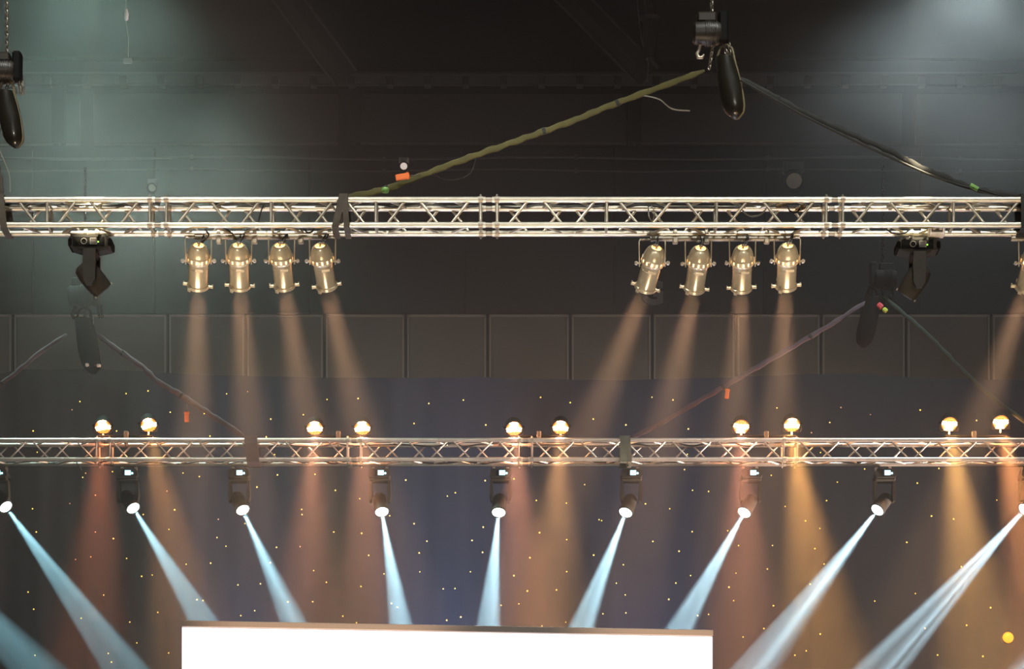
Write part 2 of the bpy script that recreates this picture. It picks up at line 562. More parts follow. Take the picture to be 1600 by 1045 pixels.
MB().lathe([(.0, -.1), (.08, -.1), (.085, .0), (.075, .02), (.075, .0), (0, 0)], 20, R).build('housing', M['black'], t, smooth=40)
MB().lathe([(.074, .0), (.066, .02), (.045, .04), (0, .05)], 20, R).build('amber_lens', M['amber'], t, smooth=60)
MB().tube([(0, .1, 0), (0, .2, 0)], .02, 8).build('fixing_stub', M['black'], t)

# ------------------------------------------------------------------ led screen
sl, sr = P(284, 970, 23.2), P(1113, 985, 23.66)
ang = math.atan2(sr.y - sl.y, sr.x - sl.x)
W_ = math.hypot(sr.x - sl.x, sr.y - sl.y)
scr = empty('led_screen', ((sl.x + sr.x) / 2, (sl.y + sr.y) / 2, 1.19), 'large white lit LED screen with a brown top edge below the trusses', 'screen')
scr.rotation_euler = (0, 0, ang)
Hs = (sl.z + sr.z) / 2 - 1.19
MB().box((0, .06, Hs / 2), (W_, .10, Hs - .01), bev=.004).build('cabinet', M['bezel'], scr)
MB().box((0, 0, Hs / 2 - .028), (W_ - .004, .03, Hs - .06)).build('display_surface', M['screenpanel'], scr)
MB().box((0, .0, Hs - .024), (W_ + .006, .05, .052), bev=.003).build('top_rail', M['bezel'], scr)

# ------------------------------------------------------------------ trusses
def truss_section(parent, y, xa, xb, zt, zb_, front, uprights, rc, rb, m, coupl, dep=.24):
    """one box-truss section between xa and xb (world), z of top and bottom chords; parts under one section"""
    o = empty('truss_section', (0, 0, 0))
    o.parent = parent
    L = parent.location
    def w2l(p):
        return Vector(p) - L
    for yy in (y, y + dep):
        for zz in (zt, zb_):
            c = MB()
            c.tube([w2l((xa + .03, yy, zz)), w2l((xb - .03, yy, zz))], rc, 16)
            c.build('chord_tube', m, o, smooth=40)
    h = zt - zb_
    def slope(sgn, a, b, yy):
        za, zc = (zb_, zt) if sgn == '/' else (zt, zb_)
        MB().tube([w2l((a, yy, za)), w2l((b, yy, zc))], rb, 10).build('diagonal_brace', m, o, smooth=40)
    for sgn, a, b in front:
        slope(sgn, a, b, y)
        slope('\\' if sgn == '/' else '/', a, b, y + dep)
    for name, zz, flip in (('top_lacing', zt, 0), ('bottom_lacing', zb_, 1)):
        l = MB()
        for k, (sgn, a, b) in enumerate(front):
            ya, yb = (y, y + dep) if (sgn == '/') ^ bool(flip) else (y + dep, y)
            l.tube([w2l((a, ya, zz)), w2l((b, yb, zz))], rb, 8)
        for a in uprights:
            l.tube([w2l((a, y, zz)), w2l((a, y + dep, zz))], rb, 8)
        l.build(name, m, o, smooth=40)
    for a in uprights:
        for yy in (y, y + dep):
            MB().tube([w2l((a, yy, zb_)), w2l((a, yy, zt))], rb * 1.1, 10).build('upright_brace', m, o, smooth=40)
    if coupl:
        for yy in (y, y + dep):
            for zz in (zt, zb_):
                c = MB()
                for xx in (xb - .075, xb + .075):
                    c.tube([w2l((xx - .022, yy, zz)), w2l((xx + .022, yy, zz))], rc * 1.16, 16)
                    c.tube([w2l((xx, yy, zz - rc - .02)), w2l((xx, yy, zz + rc + .022))], .009, 8)
                c.tube([w2l((xb - .06, yy, zz)), w2l((xb + .06, yy, zz))], rc * .82, 12)
                c.build('pin_coupler', M['steel'], o, smooth=40)


def X(u, y):
    return (u - 800) * y / F

tf = empty('lighting_truss', P(800, 350, Y1), 'front bright aluminium box truss carrying the silver par cans', 'truss')
ztf, zbf = P(0, 312.0, Y1).z, P(0, 351.5, Y1).z
RC = .0265
for ua, ub in ((-260, 247), (247, 763.8), (763.8, 1304), (1304, 1849)):
    a, b = ua + 13, ub - 13
    bay = (b - a) / 3
    fr = []
    for k in range(3):
        for j, (p, q) in enumerate(((.10, .29), (.41, .60), (.71, .90))):
            s = '/' if (k + j) % 2 == 0 else '\\'
            fr.append((s, X(a + bay * (k + p), Y1), X(a + bay * (k + q), Y1)))
    ups = [X(a + bay * k, Y1) for k in range(4)]
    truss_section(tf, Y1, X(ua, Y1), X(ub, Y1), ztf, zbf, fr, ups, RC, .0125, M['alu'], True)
tr = empty('lighting_truss', P(800, 716, Y2), 'rear smaller aluminium box truss topped with orange LED lamps', 'truss')
ztr, zbr = P(0, 687.5, Y2).z, P(0, 717.5, Y2).z
for ua, ub in ((-240, 161), (161, 553), (553, 821), (821, 1235), (1235, 1650), (1650, 2060)):
    a, b = ua + 10.5, ub - 10.5
    n = 7 if ub - ua < 300 else 11
    pt = (b - a) / n
    fr = [('\\' if k % 2 == 0 else '/', X(a + pt * (k + .06), Y2), X(a + pt * (k + .88), Y2)) for k in range(n)]
    ups = [X(a, Y2), X(b, Y2)]
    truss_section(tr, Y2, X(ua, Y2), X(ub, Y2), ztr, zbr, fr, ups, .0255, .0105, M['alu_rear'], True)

# ------------------------------------------------------------------ slings and truss wraps
def wrap_band(parent, y, zt, zb_, ut, ub, wd, m, name='truss_wrap', dep=.24, over=.04):
    """a webbing loop round the four chords; ut/ub = columns at the top and bottom of the front face"""
    L = parent.location
    xt, xb = X(ut, y), X(ub, y)
    o = over
    ring = [(xt, y - o, zt + o), (xt + (xb - xt) * .3, y - o - .006, zt - .05), (xt + (xb - xt) * .7, y - o - .006, zb_ + .05), (xb, y - o, zb_ - o * .8), (xb, y + dep * .5, zb_ - o - .004), (xb, y + dep + o, zb_ - o * .8),
            (xb, y + dep + o + .006, (zt + zb_) / 2), (xt, y + dep + o, zt + o), (xt, y + dep * .5, zt + o + .004)]
    n = len(ring)
    pts = [Vector(p) - L for p in ring]
    vs, fs = [], []
    for i, p in enumerate(pts):
        t = (pts[(i + 1) % n] - pts[i - 1]).normalized()
        a = Vector((1, 0, 0))
        a = (a - t * a.dot(t)).normalized()
        b = t.cross(a)
        for sx, sy in ((-1, -1), (1, -1), (1, 1), (-1, 1)):
            vs.append(p + a * sx * wd / 2 + b * sy * .005)
    for i in range(n):
        j = (i + 1) % n
        for k in range(4):
            k2 = (k + 1) % 4
            fs.append((i * 4 + k, i * 4 + k2, j * 4 + k2, j * 4 + k))
    return MB().add(vs, fs).build(name, m, parent)


def sling(label, pts, y, wd, m, wraps, wy, wzt, wzb, wm, ties=(), y_end=None, dep=.24, thin=.02):
    """round sling through pixel points, first = hoist end, last = truss end"""
    y_end = y if y_end is None else y_end
    n = len(pts)
    W = [P(u, v, y + (y_end - y) * i / (n - 1)) for i, (u, v) in enumerate(pts)]
    o = empty('lifting_sling', W[-1], label, 'sling', 'lifting slings')
    fine = []
    for i in range(n - 1):
        for k in range(6):
            q = k / 6
            p = W[i].lerp(W[i + 1], q)
            p.z += .006 * math.sin((i * 6 + k) * 1.9) * math.sin(math.pi * ((i * 6 + k) / (6 * n - 6)))
            fine.append(p - W[-1])
    fine.append(W[-1] - W[-1])
    rs = [.72 + .28 * math.sin(math.pi * min(1, i / (len(fine) * .35))) * (1 if i < len(fine) * .17 else 1) for i in range(len(fine))]
    rs = [1.0 + .12 * math.sin(i * 1.3) for i in range(len(fine))]
    rs[0] = rs[-1] = .45
    rs[1] = rs[-2] = .7
    MB().tube(fine, rs, 12, flat=(wd, thin, (0, 0, 1))).build('sling_strap', m, o, smooth=60)
    for q in ties:
        i = int(q * (len(fine) - 1))
        p = fine[i]
        d = (fine[min(i + 1, len(fine) - 1)] - fine[i - 1]).normalized()
        MB().tube([p - d * .014, p + d * .014], 1, 10, flat=(wd * 1.2, thin * 1.6, (0, 0, 1))).build('tape_tie', M['black_sling'], o)
    for ut, ub, wb_ in wraps:
        wrap_band(o, wy, wzt, wzb, ut, ub, wb_, wm, dep=dep)
    return o

ysl = sling('yellow green webbing sling running from the chain hoist down to the front truss',
            [(1101, 110), (1045, 131), (990, 151), (940, 170), (900, 187), (850, 205), (805, 221), (750, 240), (700, 258), (655, 276), (610, 293), (575, 302), (545, 306)], Y1 + .12, .055, M['yellow_sling'],
            [(536, 524, .062), (539, 542, .052)], Y1, ztf, zbf, M['brown_sling'], (.21, .42, .86))
p = P(602, 297, Y1 + .08) - ysl.location
MB().lathe([(0, -.03), (.03, -.02), (.036, 0), (.03, .02), (0, .03)], 12, o=p).build('green_end_fitting', mat('green_fitting', (.20, .42, .10), .4), ysl, smooth=60)
bsl = sling('black webbing sling running from the chain hoist to the right end of the front truss',
            [(1157, 122), (1190, 140), (1240, 167), (1290, 192), (1340, 214), (1390, 236), (1440, 262), (1490, 282), (1525, 296), (1565, 303), (1600, 306)], Y1 + .12, .048, M['black_sling'],
            [(1600, 1601, .075)], Y1, ztf, zbf, M['black_sling'], (.15, .55))
w2 = [(1157, 125), (1200, 150), (1250, 178), (1300, 203), (1350, 227), (1400, 250), (1450, 272), (1500, 290), (1528, 297)]
MB().tube([P(u, v, Y1 + .08) - bsl.location for u, v in w2], .012, 8).build('steel_wire', M['black_sling'], bsl, smooth=60)
MB().tube([P(u, v, Y1 + .05) - bsl.location for u, v in [(1520, 293), (1545, 300), (1556, 304), (1575, 308)]], .008, 8).build('wire_tail', M['black_sling'], bsl, smooth=60)
MB().tube([P(1516, 289, Y1 + .06) - bsl.location, P(1528, 296, Y1 + .06) - bsl.location], .022, 10).build('green_end_fitting', bpy.data.materials['green_fitting'], bsl, smooth=60)
lsl = sling('brown webbing sling dropping from the left hoist to the left end of the front truss',
            [(-6, 236), (-4, 262), (0, 285), (2, 306)], Y1 + .1, .06, M['brown_sling'],
            [(2, 7, .06)], Y1, ztf, zbf, M['brown_sling'])
msl = sling('mauve webbing sling from the dim left hoist down to the rear truss',
            [(152, 522), (175, 540), (200, 557), (225, 575), (245, 595), (275, 612), (300, 628), (330, 648), (355, 664), (384, 684)], Y2 + .2, .06, M['mauve_sling'],
            [(389, 393, .11), (398, 402, .055)], Y2, ztr, zbr, M['mauve_sling'], (.2, .6), y_end=Y2 + .1)
psl = sling('mauve webbing sling from the dim right hoist to the grey green truss wrap',
            [(1372, 463), (1340, 480), (1300, 506), (1250, 535), (1200, 564), (1150, 593), (1110, 616), (1060, 645), (1020, 668), (985, 685)], Y2 + .2, .055, M['mauve_sling'],
            [(974, 974, .085), (981, 984, .05)], Y2, ztr, zbr, M['grey_sling'], (.3, .62), y_end=Y2 + .1)
gsl = sling('green webbing sling from the dim right hoist down behind the right LED lamps',
            [(1380, 463), (1400, 480), (1430, 505), (1465, 538), (1500, 575), (1530, 603), (1560, 628), (1600, 658), (1640, 684)], Y2 + .2, .05, M['green_sling'],
            [(1645, 1645, .08)], Y2, ztr, zbr, M['green_sling'], (.5,), y_end=Y2 + .1)
flsl = sling('mauve webbing sling rising from the far left to the dim left hoist',
             [(104, 522), (60, 552), (25, 582), (-20, 616), (-60, 650), (-100, 684)], Y2 + .2, .05, M['mauve_sling'],
             [(-104, -104, .08)], Y2, ztr, zbr, M['mauve_sling'], (.5,), y_end=Y2 + .1)

def id_tag(u, v, y, label, L=.12, tilt=0., w_=.05):
    o = empty('sling_tag', P(u, v, y), label, 'tag', 'orange sling tags')
    R = Matrix.Rotation(tilt, 3, 'Y')
    MB().box((0, 0, 0), (w_, .025, L), R, .006).build('tag_body', M['orange'], o)
    MB().box(R @ Vector((0, 0, L * .36)), (w_ * 1.15, .03, L * .16), R, .004).build('tag_collar', M['orange'], o)
    MB().tube([R @ Vector((0, 0, L / 2)), R @ Vector((0.004, .02, L / 2 + .05)), R @ Vector((-.004, .03, L / 2 + .1))], .005, 6).build('tie_cord', M['brown_sling'], o)
    return o
id_tag(629, 276, Y1 + .06, 'orange plastic tag lying on the yellow sling above the front truss', .13, 1.40, .055)
id_tag(292, 651, Y2 + .15, 'orange plastic tag hanging from the left mauve sling', .125, 0, .055)
id_tag(1136, 615, Y2 + .15, 'reddish orange plastic tag hanging from the right mauve sling', .115, .1, .05)

# ------------------------------------------------------------------ chain hoists
def chain_mb(a, b, link=.05, r=.006, mb=None):
    mb = mb or MB()
    a, b = Vector(a), Vector(b)
    d = (b - a)
    n = max(1, int(d.length / (link * .72)))
    t = d.normalized()
    s = t.orthogonal().normalized()
    for i in range(n):
        c = a + d * ((i + .5) / n)
        e = s if i % 2 else t.cross(s)
        pts = []
        for k in range(12):
            w_ = 2 * math.pi * k / 12
            pts.append(c + e * math.cos(w_) * link * .3 + t * math.sin(w_) * link * .5)
        mb.tube(pts, r, 6, closed=True)
    return mb


def hoist(u, v, y, label, s=1.0, dark=None, dirx=1, bag_off=(0, 0)):
    """motor body centre at (u, v); chain up to the roof, hook below, chain bag at the side"""
    o = empty('chain_hoist', P(u, v, y), label, 'hoist', 'chain hoists')
    k = y / F * s                     # metres per pixel of the drawn hoist
    def q(dx, dv, dy=0.):
        return Vector((dx * k * dirx, dy, -dv * k))
    R = Matrix.Rotation(math.pi / 2, 3, 'Y')
    hm = dark or M['hoist']  # dark: near black on every part, the hoist's dimness put into its colour
    b = MB()
    b.lathe([(0, -24 * k), (13 * k, -24 * k), (17 * k, -20 * k), (18 * k, -6 * k), (18 * k, 14 * k), (15 * k, 20 * k), (0, 20 * k)], 24, R)
    b.build('motor_housing', hm, o, smooth=40)
    f = MB()
    for i in range(6):
        f.lathe([(18 * k, (-4 + i * 3) * k), (20 * k, (-4 + i * 3) * k), (20 * k, (-3 + i * 3) * k), (18 * k, (-3 + i * 3) * k)], 24, R)
    f.build('cooling_fins', hm, o, smooth=40)
    MB().box(q(-2, -22), (30 * k, .14 * s, 16 * k), bev=.015).build('gear_case', hm, o)
    MB().box(q(24, -8), (16 * k, .12 * s, 50 * k), bev=.02).build('control_box', M['black2'] if not dark else dark, o)
    hk = MB()
    pts = [q(-12, 18), q(-14, 26), q(-17, 32), q(-15, 38), q(-9, 38), q(-6, 33)]
    hk.tube(pts, [2.6 * k, 2.6 * k, 3 * k, 3 * k, 2.4 * k, 1.2 * k], 10)
    hk.build('swivel_hook', M['clamp'] if not dark else dark, o, smooth=60)
    c = chain_mb(q(6, -30), q(6, -200 / s), .05, .007)
    c.build('load_chain', M['chain'] if not dark else dark, o, smooth=60)
    c = chain_mb(q(26, 14), q(30, 38), .045, .006)
    c = chain_mb(q(33, 16), q(35, 38), .045, .006, c)
    c.build('slack_chain', M['chain'] if not dark else dark, o, smooth=60)
    c = chain_mb(q(8, 18), q(2, 56), .045, .006)
    c.build('lower_chain', M['chain'] if not dark else dark, o, smooth=60)
    bx, bv = bag_off
    bag = MB()
    prof = []
    for i in range(11):
        t_ = i / 10
        prof.append((t_, (15 + 3.5 * math.sin(t_ * 3)) * math.sqrt(max(.02, 1 - (max(0, t_ - .78) / .225) ** 2))))
    vs, fs = [], []
    n = 18
    for t_, r in prof:
        c0 = q(26 + bx + 18 * t_, 38 + bv + 96 * t_)
        for j in range(n):
            a = 2 * math.pi * j / n
            vs.append(c0 + Vector((r * k * math.cos(a), r * k * .8 * math.sin(a), 0)) * (1 + .04 * math.sin(a * 3 + t_ * 7)))
    for i in range(10):
        for j in range(n):
            j2 = (j + 1) % n
            fs.append((i * n + j, i * n + j2, (i + 1) * n + j2, (i + 1) * n + j))
    fs.append(tuple(range(10 * n, 11 * n)))
    fs.append(tuple(range(n)))
    bo = bag.add(vs, fs).build('chain_bag', dark or M['bag'], o, smooth=60)
    MB().tube([q(26 + bx + 18 * t_ + r * .93, 38 + bv + 96 * t_, -.3 * r * k * .8) for t_, r in prof], .011 * s, 8).build('bag_piping', M['bagtrim'] if not dark else dark, bo, smooth=60)
    MB().tube([q(14 + bx, 40 + bv), q(20 + bx, 22 + bv), q(30 + bx, 18 + bv), q(38 + bx, 24 + bv), q(42 + bx, 42 + bv)], .012, 8).build('bag_strap', M['bagtrim'] if not dark else dark, bo, smooth=60)
    return o

hoist(1106, 52, Y1 + .14, 'dark chain hoist with a long black chain bag at the top of the yellow sling')
hoist(5, 112, Y1 + .14, 'dark chain hoist with a black chain bag above the left end of the front truss', .92, bag_off=(-22, -4))
hoist(128, 462, Y2 + .22, 'dim chain hoist hanging behind the left moving head lamp', .9, M['satin'], bag_off=(-24, 2))
hoist(1384, 436, Y2 + .22, 'dim chain hoist hanging behind the right moving head lamp', .8, M['satin'], -1)
o = empty('shackle', P(1375, 478, Y2 + .16), 'small red and lime shackle at the top of the right mauve sling', 'shackle')
R = rot_to(Vector((.75, 0, -.66)))
MB().box((0, 0, 0), (.06, .05, .075), R, .012).build('red_bow', M['redp'], o)
MB().box(Vector((.06, 0, -.05)), (.05, .04, .06), R, .01).build('lime_pin', M['limep'], o)
o = empty('shackle', P(143, 570, Y2 + .16), 'pale shackle and turnbuckle hanging below the dim left chain hoist', 'shackle')
MB().box((-.045, 0, 0), (.055, .05, .045), None, .012).build('bow', M['white'], o)
MB().tube([(0, 0, 0), (.05, 0, -.005)], .016, 8).build('pin', M['redp'], o)
MB().box((.085, 0, -.008), (.05, .04, .034), None, .01).build('eye_end', M['white'], o)
MB().tube([(-.02, 0, .02), (-.03, 0, .3)], .006, 6).build('hanging_cord', M['cable2'], o)

# ------------------------------------------------------------------ clamps and lamp bars
def clamp_mb(top, L=.11, r=.032):
    """hook clamp: ring round a tube at the origin 'top', bolt down by L"""
    c = MB()
    n = 14
    pts = [Vector(top) + Vector((0, math.cos(a) * r, math.sin(a) * r)) for a in [(-.15 + 1.3 * k / n) * math.pi for k in range(n + 1)]]
    c.tube(pts, 1, 8, flat=(.035, .012, (1, 0, 0)))
    c.box(Vector(top) + Vector((0, 0, -r - .015)), (.035, .045, .03), bev=.005)
    c.tube([Vector(top) + Vector((0, 0, -r - .02)), Vector(top) + Vector((0, 0, -L))], .011, 8)
    return c


def lamp_bar(u0, u1, v, label, cu):
    zc = P(0, v, Y1 + .24).z
    y = Y1 + .24
    o = empty('lamp_bar', ((X(u0, y) + X(u1, y)) / 2, y, zc), label, 'lamp bar', 'lamp bars under the front truss')
    L = o.location
    MB().tube([Vector((X(u0, y), y, zc)) - L, Vector((X(u1, y), y, zc)) - L], .024, 14).build('pipe', M['steel'], o, smooth=40)
    for u in cu:
        c = clamp_mb(Vector((X(u, y), y, zbf)) - L, .06, .034)
        c.box(Vector((X(u, y), y, zbf - .07)) - L, (.05, .06, .05), bev=.008)
        c.build('truss_clamp', M['clamp'], o, smooth=40)
    return o
BV = 370.5
lamp_bar(305, 511, BV, 'thin steel bar holding the left row of four silver par cans', (342, 398, 470))
lamp_bar(1016, 1236, BV + 2.5, 'thin steel bar holding the right row of four silver par cans', (1055, 1104, 1198))
lamp_bar(1580, 1790, BV + 2.5, 'thin steel bar with the cropped par can at the right edge', (1610, 1700))

# ------------------------------------------------------------------ par cans
YB = Y1 + .24
KP = YB / F
def make_par():
    o = empty('par_can_spotlight', (0, 0, 0))
    k = KP
    yk = MB()
    w_ = 20.5 * k
    yk.tube([(-w_ * .97, 0, -5 * k), (-w_, 0, 33 * k), (-w_ * .93, 0, 36.5 * k), (w_ * .93, 0, 36.5 * k), (w_, 0, 33 * k), (w_ * .97, 0, -5 * k)], 1, 10, flat=(.024, .012, (0, 1, 0)))
    y = yk.build('yoke', M['yoke'], o)
    for s in (-1, 1):
        kn = MB()
        kn.tube([(s * w_ * .86, 0, 0), (s * w_ * 1.16, 0, 0)], .010, 10)
        kn.tube([(s * w_ * 1.12, 0, 0), (s * w_ * 1.28, 0, 0)], .019, 6)
        kn.box((s * w_ * 1.3, 0, 0), (.012, .05, .014), bev=.003)
        kn.build('tilt_knob', M['clamp'], y, smooth=40)
    MB().lathe([(0, 34 * k), (.016, 34 * k), (.016, 40 * k), (.01, 44 * k), (0, 44 * k)], 10).build('hanging_bolt', M['clamp'], y)
    head = empty('lamp_head', (0, 0, 0))
    head.parent = o
    # along local z: + = dome, - = mouth
    MB().lathe([(.0935, .005), (.0945, -.02), (.091, -.03), (.091, -.055), (.0935, -.058), (.0935, -.066), (.091, -.069), (.091, -.225), (.094, -.233), (.102, -.238), (.104, -.262), (.098, -.268), (.092, -.262), (.088, -.235), (.088, .0)], 36).build('can_body', M['par'], head, smooth=35)
    d = MB()
    d.lathe([(.0955, -.014), (.106, -.004), (.111, .010), (.111, .014)], 42)
    d.lathe([(.111, .014), (.109, .044)], 42, skip=lambda i, q: q % 3 == 1)
    d.lathe([(.109, .044), (.110, .049), (.102, .058), (.100, .067), (.097, .088), (.089, .114), (.077, .138), (.064, .153), (.052, .160), (.047, .157)], 42)
    d.build('vented_dome', M['parcap'], head, smooth=50)
    MB().lathe([(0, .142), (.03, .140), (.062, .118), (.082, .08), (.092, .04), (.094, .01), (.088, .0)], 24).build('glowing_lamp', M['lampglow'], head, smooth=60)
    MB().lathe([(0, .158), (.010, .156), (.010, .135), (0, .135)], 12).build('lamp_socket', M['clamp'], head, smooth=40)
    for a in (0, 120, 180, 240):
        w2_ = math.radians(a)
        c = MB()
        e = Vector((math.cos(w2_), math.sin(w2_), 0))
        c.box(e * .112 + Vector((0, 0, -.248)), (.045, .022, .028), Matrix.Rotation(w2_, 3, 'Z'), .004)
        c.box(e * .134 + Vector((0, 0, -.244)), (.014, .034, .034), Matrix.Rotation(w2_, 3, 'Z'), .004)
        c.build('filter_clip', M['par'], head)
    MB().box((0.02, -.092, -.05), (.075, .004, .022), bev=.001).build('rating_plate', M['parcap'], head)
    MB().lathe([(.0, -.2), (.085, -.2)], 24).build('lamp_face', M['lampglow'], head)
    return o

pars = [  # u, v of the pivot, far target u at row 600, label
    (310, 407.5, 306, 'silver par can furthest left in the left row of four, hanging straight down'),
    (373, 407.5, 385, 'silver par can second from the left in the left row of four'),
    (440, 407.5, 471, 'silver par can third from the left in the left row, tilted slightly right'),
    (504, 408, 549, 'silver par can nearest the brown truss wrap, tilted right'),
    (1019, 411, 945, 'silver par can tilted far left in front of the grey letter G'),
    (1091, 412, 1050, 'silver par can second in the right row of four, tilted left'),
    (1160, 411, 1150, 'silver par can third in the right row of four, nearly straight'),
    (1230, 408, 1219, 'silver par can at the right end of the right row of four'),
    (1612, 411, 1548, 'silver par can cut off by the right edge of the picture'),
]
par0 = make_par()
cord_m = M['cable']
for i, (u, v, ut, lab) in enumerate(pars):
    o = par0 if i == 0 else copy_tree(par0)
    c = P(u, v, YB)
    o.location = c
    tag(o, lab, 'spotlight', 'silver par cans under the front truss')
    ud = u + (ut - u) * .0
    # yaw about the hanging bolt stays zero; the head tips upstage by 45 degrees and leans in the picture
    d = aim(c, ut, 600, 1.05)
    dh = aim(c, u + (ut - u) * .72, 600, 1.05)
    head = [h for h in o.children if h.name.startswith('lamp_head')][0]
    R = rot_to(dh, Vector((0, 1, .2)))
    head.matrix_local = R.to_4x4()
    mp = c + dh * .255
    spot('par_beam', mp, d, 20000, (1, .55, .29), 18, .8, .085)
    # lamp tail up to the truss
    top = R @ Vector((0, 0, .165))
    cb = MB()
    a = Vector(top)
    cb.tube([a, a + Vector((.015, .0, .03)), Vector((.02 + random.uniform(-.05, .05), .0, .26)), Vector((random.uniform(-.12, .12), .02, .33))], .007, 6)
    cb.build('lamp_cord', cord_m, o, smooth=60)
    pl = MB()
    pl.tube([a, a + Vector((.003, 0, .02))], .016, 8)
    pl.build('cord_grip', M['clamp'], o, smooth=60)

# ------------------------------------------------------------------ moving heads under the front truss
def moving_head(u, v, lab, lean, dxs):
    y = Y1 + .22
    k = y / F
    o = empty('moving_head_light', P(u, v, y), lab, 'moving head light', 'black moving head lights under the front truss')
    L = o.location
    poly = [(-32, 7), (-26, 12), (24, 12), (32, 7), (34, -2), (30, -7), (12, -11), (-12, -11), (-30, -6), (-34, -2)]
    b = MB().prism([(x * k, z * k) for x, z in poly], -.10, .10).build('base_housing', M['black'], o)
    for s in (-1, 1):
        MB().box((s * 31 * k, 0, 0), (6 * k, .22, 12 * k), bev=.01).build('carry_handle', M['satin'], b)
    pn = MB().box((-2 * k, -.103, 1 * k), (50 * k, .008, 15 * k), bev=.003).build('control_panel', M['black2'], o)
    R = Matrix.Rotation(math.pi / 2, 3, 'X')
    MB().lathe([(4.0 * k, .0), (4.0 * k, .006), (4.8 * k, .006), (4.8 * k, 0)], 24, R, (-9 * k, -.106, 1 * k)).build('dial_ring', M['line'], pn)
    fr = MB()
    for cx, cz, w_, h_ in ((6, 5.6, 11, .9), (6, -3.6, 11, .9), (.9, 1, .9, 9.6), (11.1, 1, .9, 9.6)):
        fr.box((cx * k, -.110, cz * k), (w_ * k, .004, h_ * k))
    fr.build('display_frame', M['line'], pn)
    MB().box((6 * k, -.108, 1 * k), (9.4 * k, .004, 8.4 * k)).build('display_window', M['lcd'], pn)
    MB().lathe([(0, .006), (1.1 * k, .004), (1.3 * k, 0)], 10, R, (13.2 * k, -.106, 0)).build('green_indicator', M['green_led'], pn)
    for cx in (-9, 9):
        c = clamp_mb(Vector((cx * k, .02, zbf - L.z)), .05, .034)
        c.box((cx * k, .02, 14 * k), (.05, .06, .05), bev=.008)
        c.build('truss_clamp', M['clamp'], o, smooth=40)
    # yoke: neck and two arms either side of the head
    yk = MB()
    yk.box((0, 0, -13.5 * k), (20 * k, .16, 6 * k), bev=.01)
    for yy in (-.125, .125):
        pol = [(-9, -12), (10, -12), (10, -30), (9, -60), (4, -68), (-5, -68), (-9, -60), (-10, -30)]
        yk.prism([(x * k, z * k) for x, z in pol], yy - .025, yy + .025)
    yk.box((0, 0, -16 * k), (18 * k, .27, 6 * k), bev=.01)
    yk.build('yoke', M['black'], o, smooth=30)
    d = Vector((math.sin(lean), .38, -math.cos(lean)))
    Rh = rot_to(d)
    h = MB()
    pv = Vector((dxs * k, 0, -49 * k))
    # rounded rectangular body: stacked sections along the aiming axis
    secs = [(-24, 9, .06), (-20, 15, .085), (-8, 18, .095), (10, 18, .095), (20, 17, .092), (27, 16.5, .09)]
    vs, fs = [], []
    n = 16
    for zz, hw, hy in secs:
        for j in range(n):
            a = 2 * math.pi * j / n
            cx, sy = math.cos(a), math.sin(a)
            e = .55
            vs.append(pv + Rh @ Vector((math.copysign(abs(cx) ** e, cx) * hw * k, math.copysign(abs(sy) ** e, sy) * hy, -zz * k)))
    for i in range(len(secs) - 1):
        for j in range(n):
            j2 = (j + 1) % n
            fs.append((i * n + j, i * n + j2, (i + 1) * n + j2, (i + 1) * n + j))
    fs.append(tuple(range(n)))
    fs.append(tuple(range((len(secs) - 1) * n, len(secs) * n)))
    ho = h.add(vs, fs).build('lamp_head', M['black'], o, smooth=35)
    MB().lathe([(12 * k, -26.5 * k), (12 * k, -29 * k), (10.5 * k, -29 * k), (0, -29.8 * k)], 24, Rh, pv).build('front_lens', M['lens'], ho, smooth=40)
    cl = MB()
    for s in (-1, 1):
        cl.box(pv + Rh @ Vector((s * 16.5 * k, -.06, -26.5 * k)), (2.2 * k, .03, 3.4 * k), Rh, .003)
    cl.build('lens_catch', M['steel'], ho)
    return o
moving_head(143, 383.5, 'black moving head light under the left of the front truss, aimed down right', math.radians(42), 0)
moving_head(1433, 388, 'black moving head light under the right of the front truss, aimed down left', math.radians(-33), -2)
# grey junction box beside the right moving head
o = empty('junction_box', P(1463, 363, Y1 + .12), 'small white edged junction box on the truss beside the right moving head light', 'junction box')
MB().box((0, 0, 0), (.15, .10, .085), bev=.012).build('box_body', M['white'], o)
MB().box((0, -.05, .012), (.105, .012, .05), bev=.004).build('dark_cover', M['lcd'], o)
MB().box((-.03, -.056, .02), (.03, .012, .028), bev=.004).build('socket', M['clamp'], o)
MB().box((.03, -.056, .02), (.03, .012, .028), bev=.004).build('socket', M['clamp'], o)

# ------------------------------------------------------------------ beam lights under the rear truss
YM = Y2 + .12
KM = YM / F
beams = [  # lens u, v, display u, target u, target v, label
    (-190, 792, -196, 55, 1045, 'black beam light beyond the left edge whose blue white beam enters the lower left corner'),
    (10, 793, -2, 194, 1045, 'lit beam light cropped at the left edge under the rear truss'),
    (209, 795, 201, 317, 970, 'lit beam light under the rear truss below the second orange LED lamp'),
    (380, 798, 375, 457, 970, 'lit beam light beside the mauve truss wrap'),
    (597, 801, 595, 626, 976, 'lit beam light under the rear truss left of centre, beam leaning slightly right'),
    (779, 802, 784, 763, 978, 'lit beam light under the rear truss at the centre, beam almost vertical'),
    (977, 802, 988, 909, 980, 'lit beam light under the grey green truss wrap'),
    (1162, 802, 1175, 1062, 983, 'lit beam light under the red orange LED lamp right of centre'),
    (1370, 798, 1384, 1182, 1045, 'lit beam light second from the right edge, beam leaning strongly left'),
    (1600, 797, 1612, 1377, 1045, 'lit beam light cut by the right edge of the picture'),
    (1850, 797, 1862, 1622, 1045, 'black beam light beyond the right edge whose beam tip enters the lower right corner'),
]
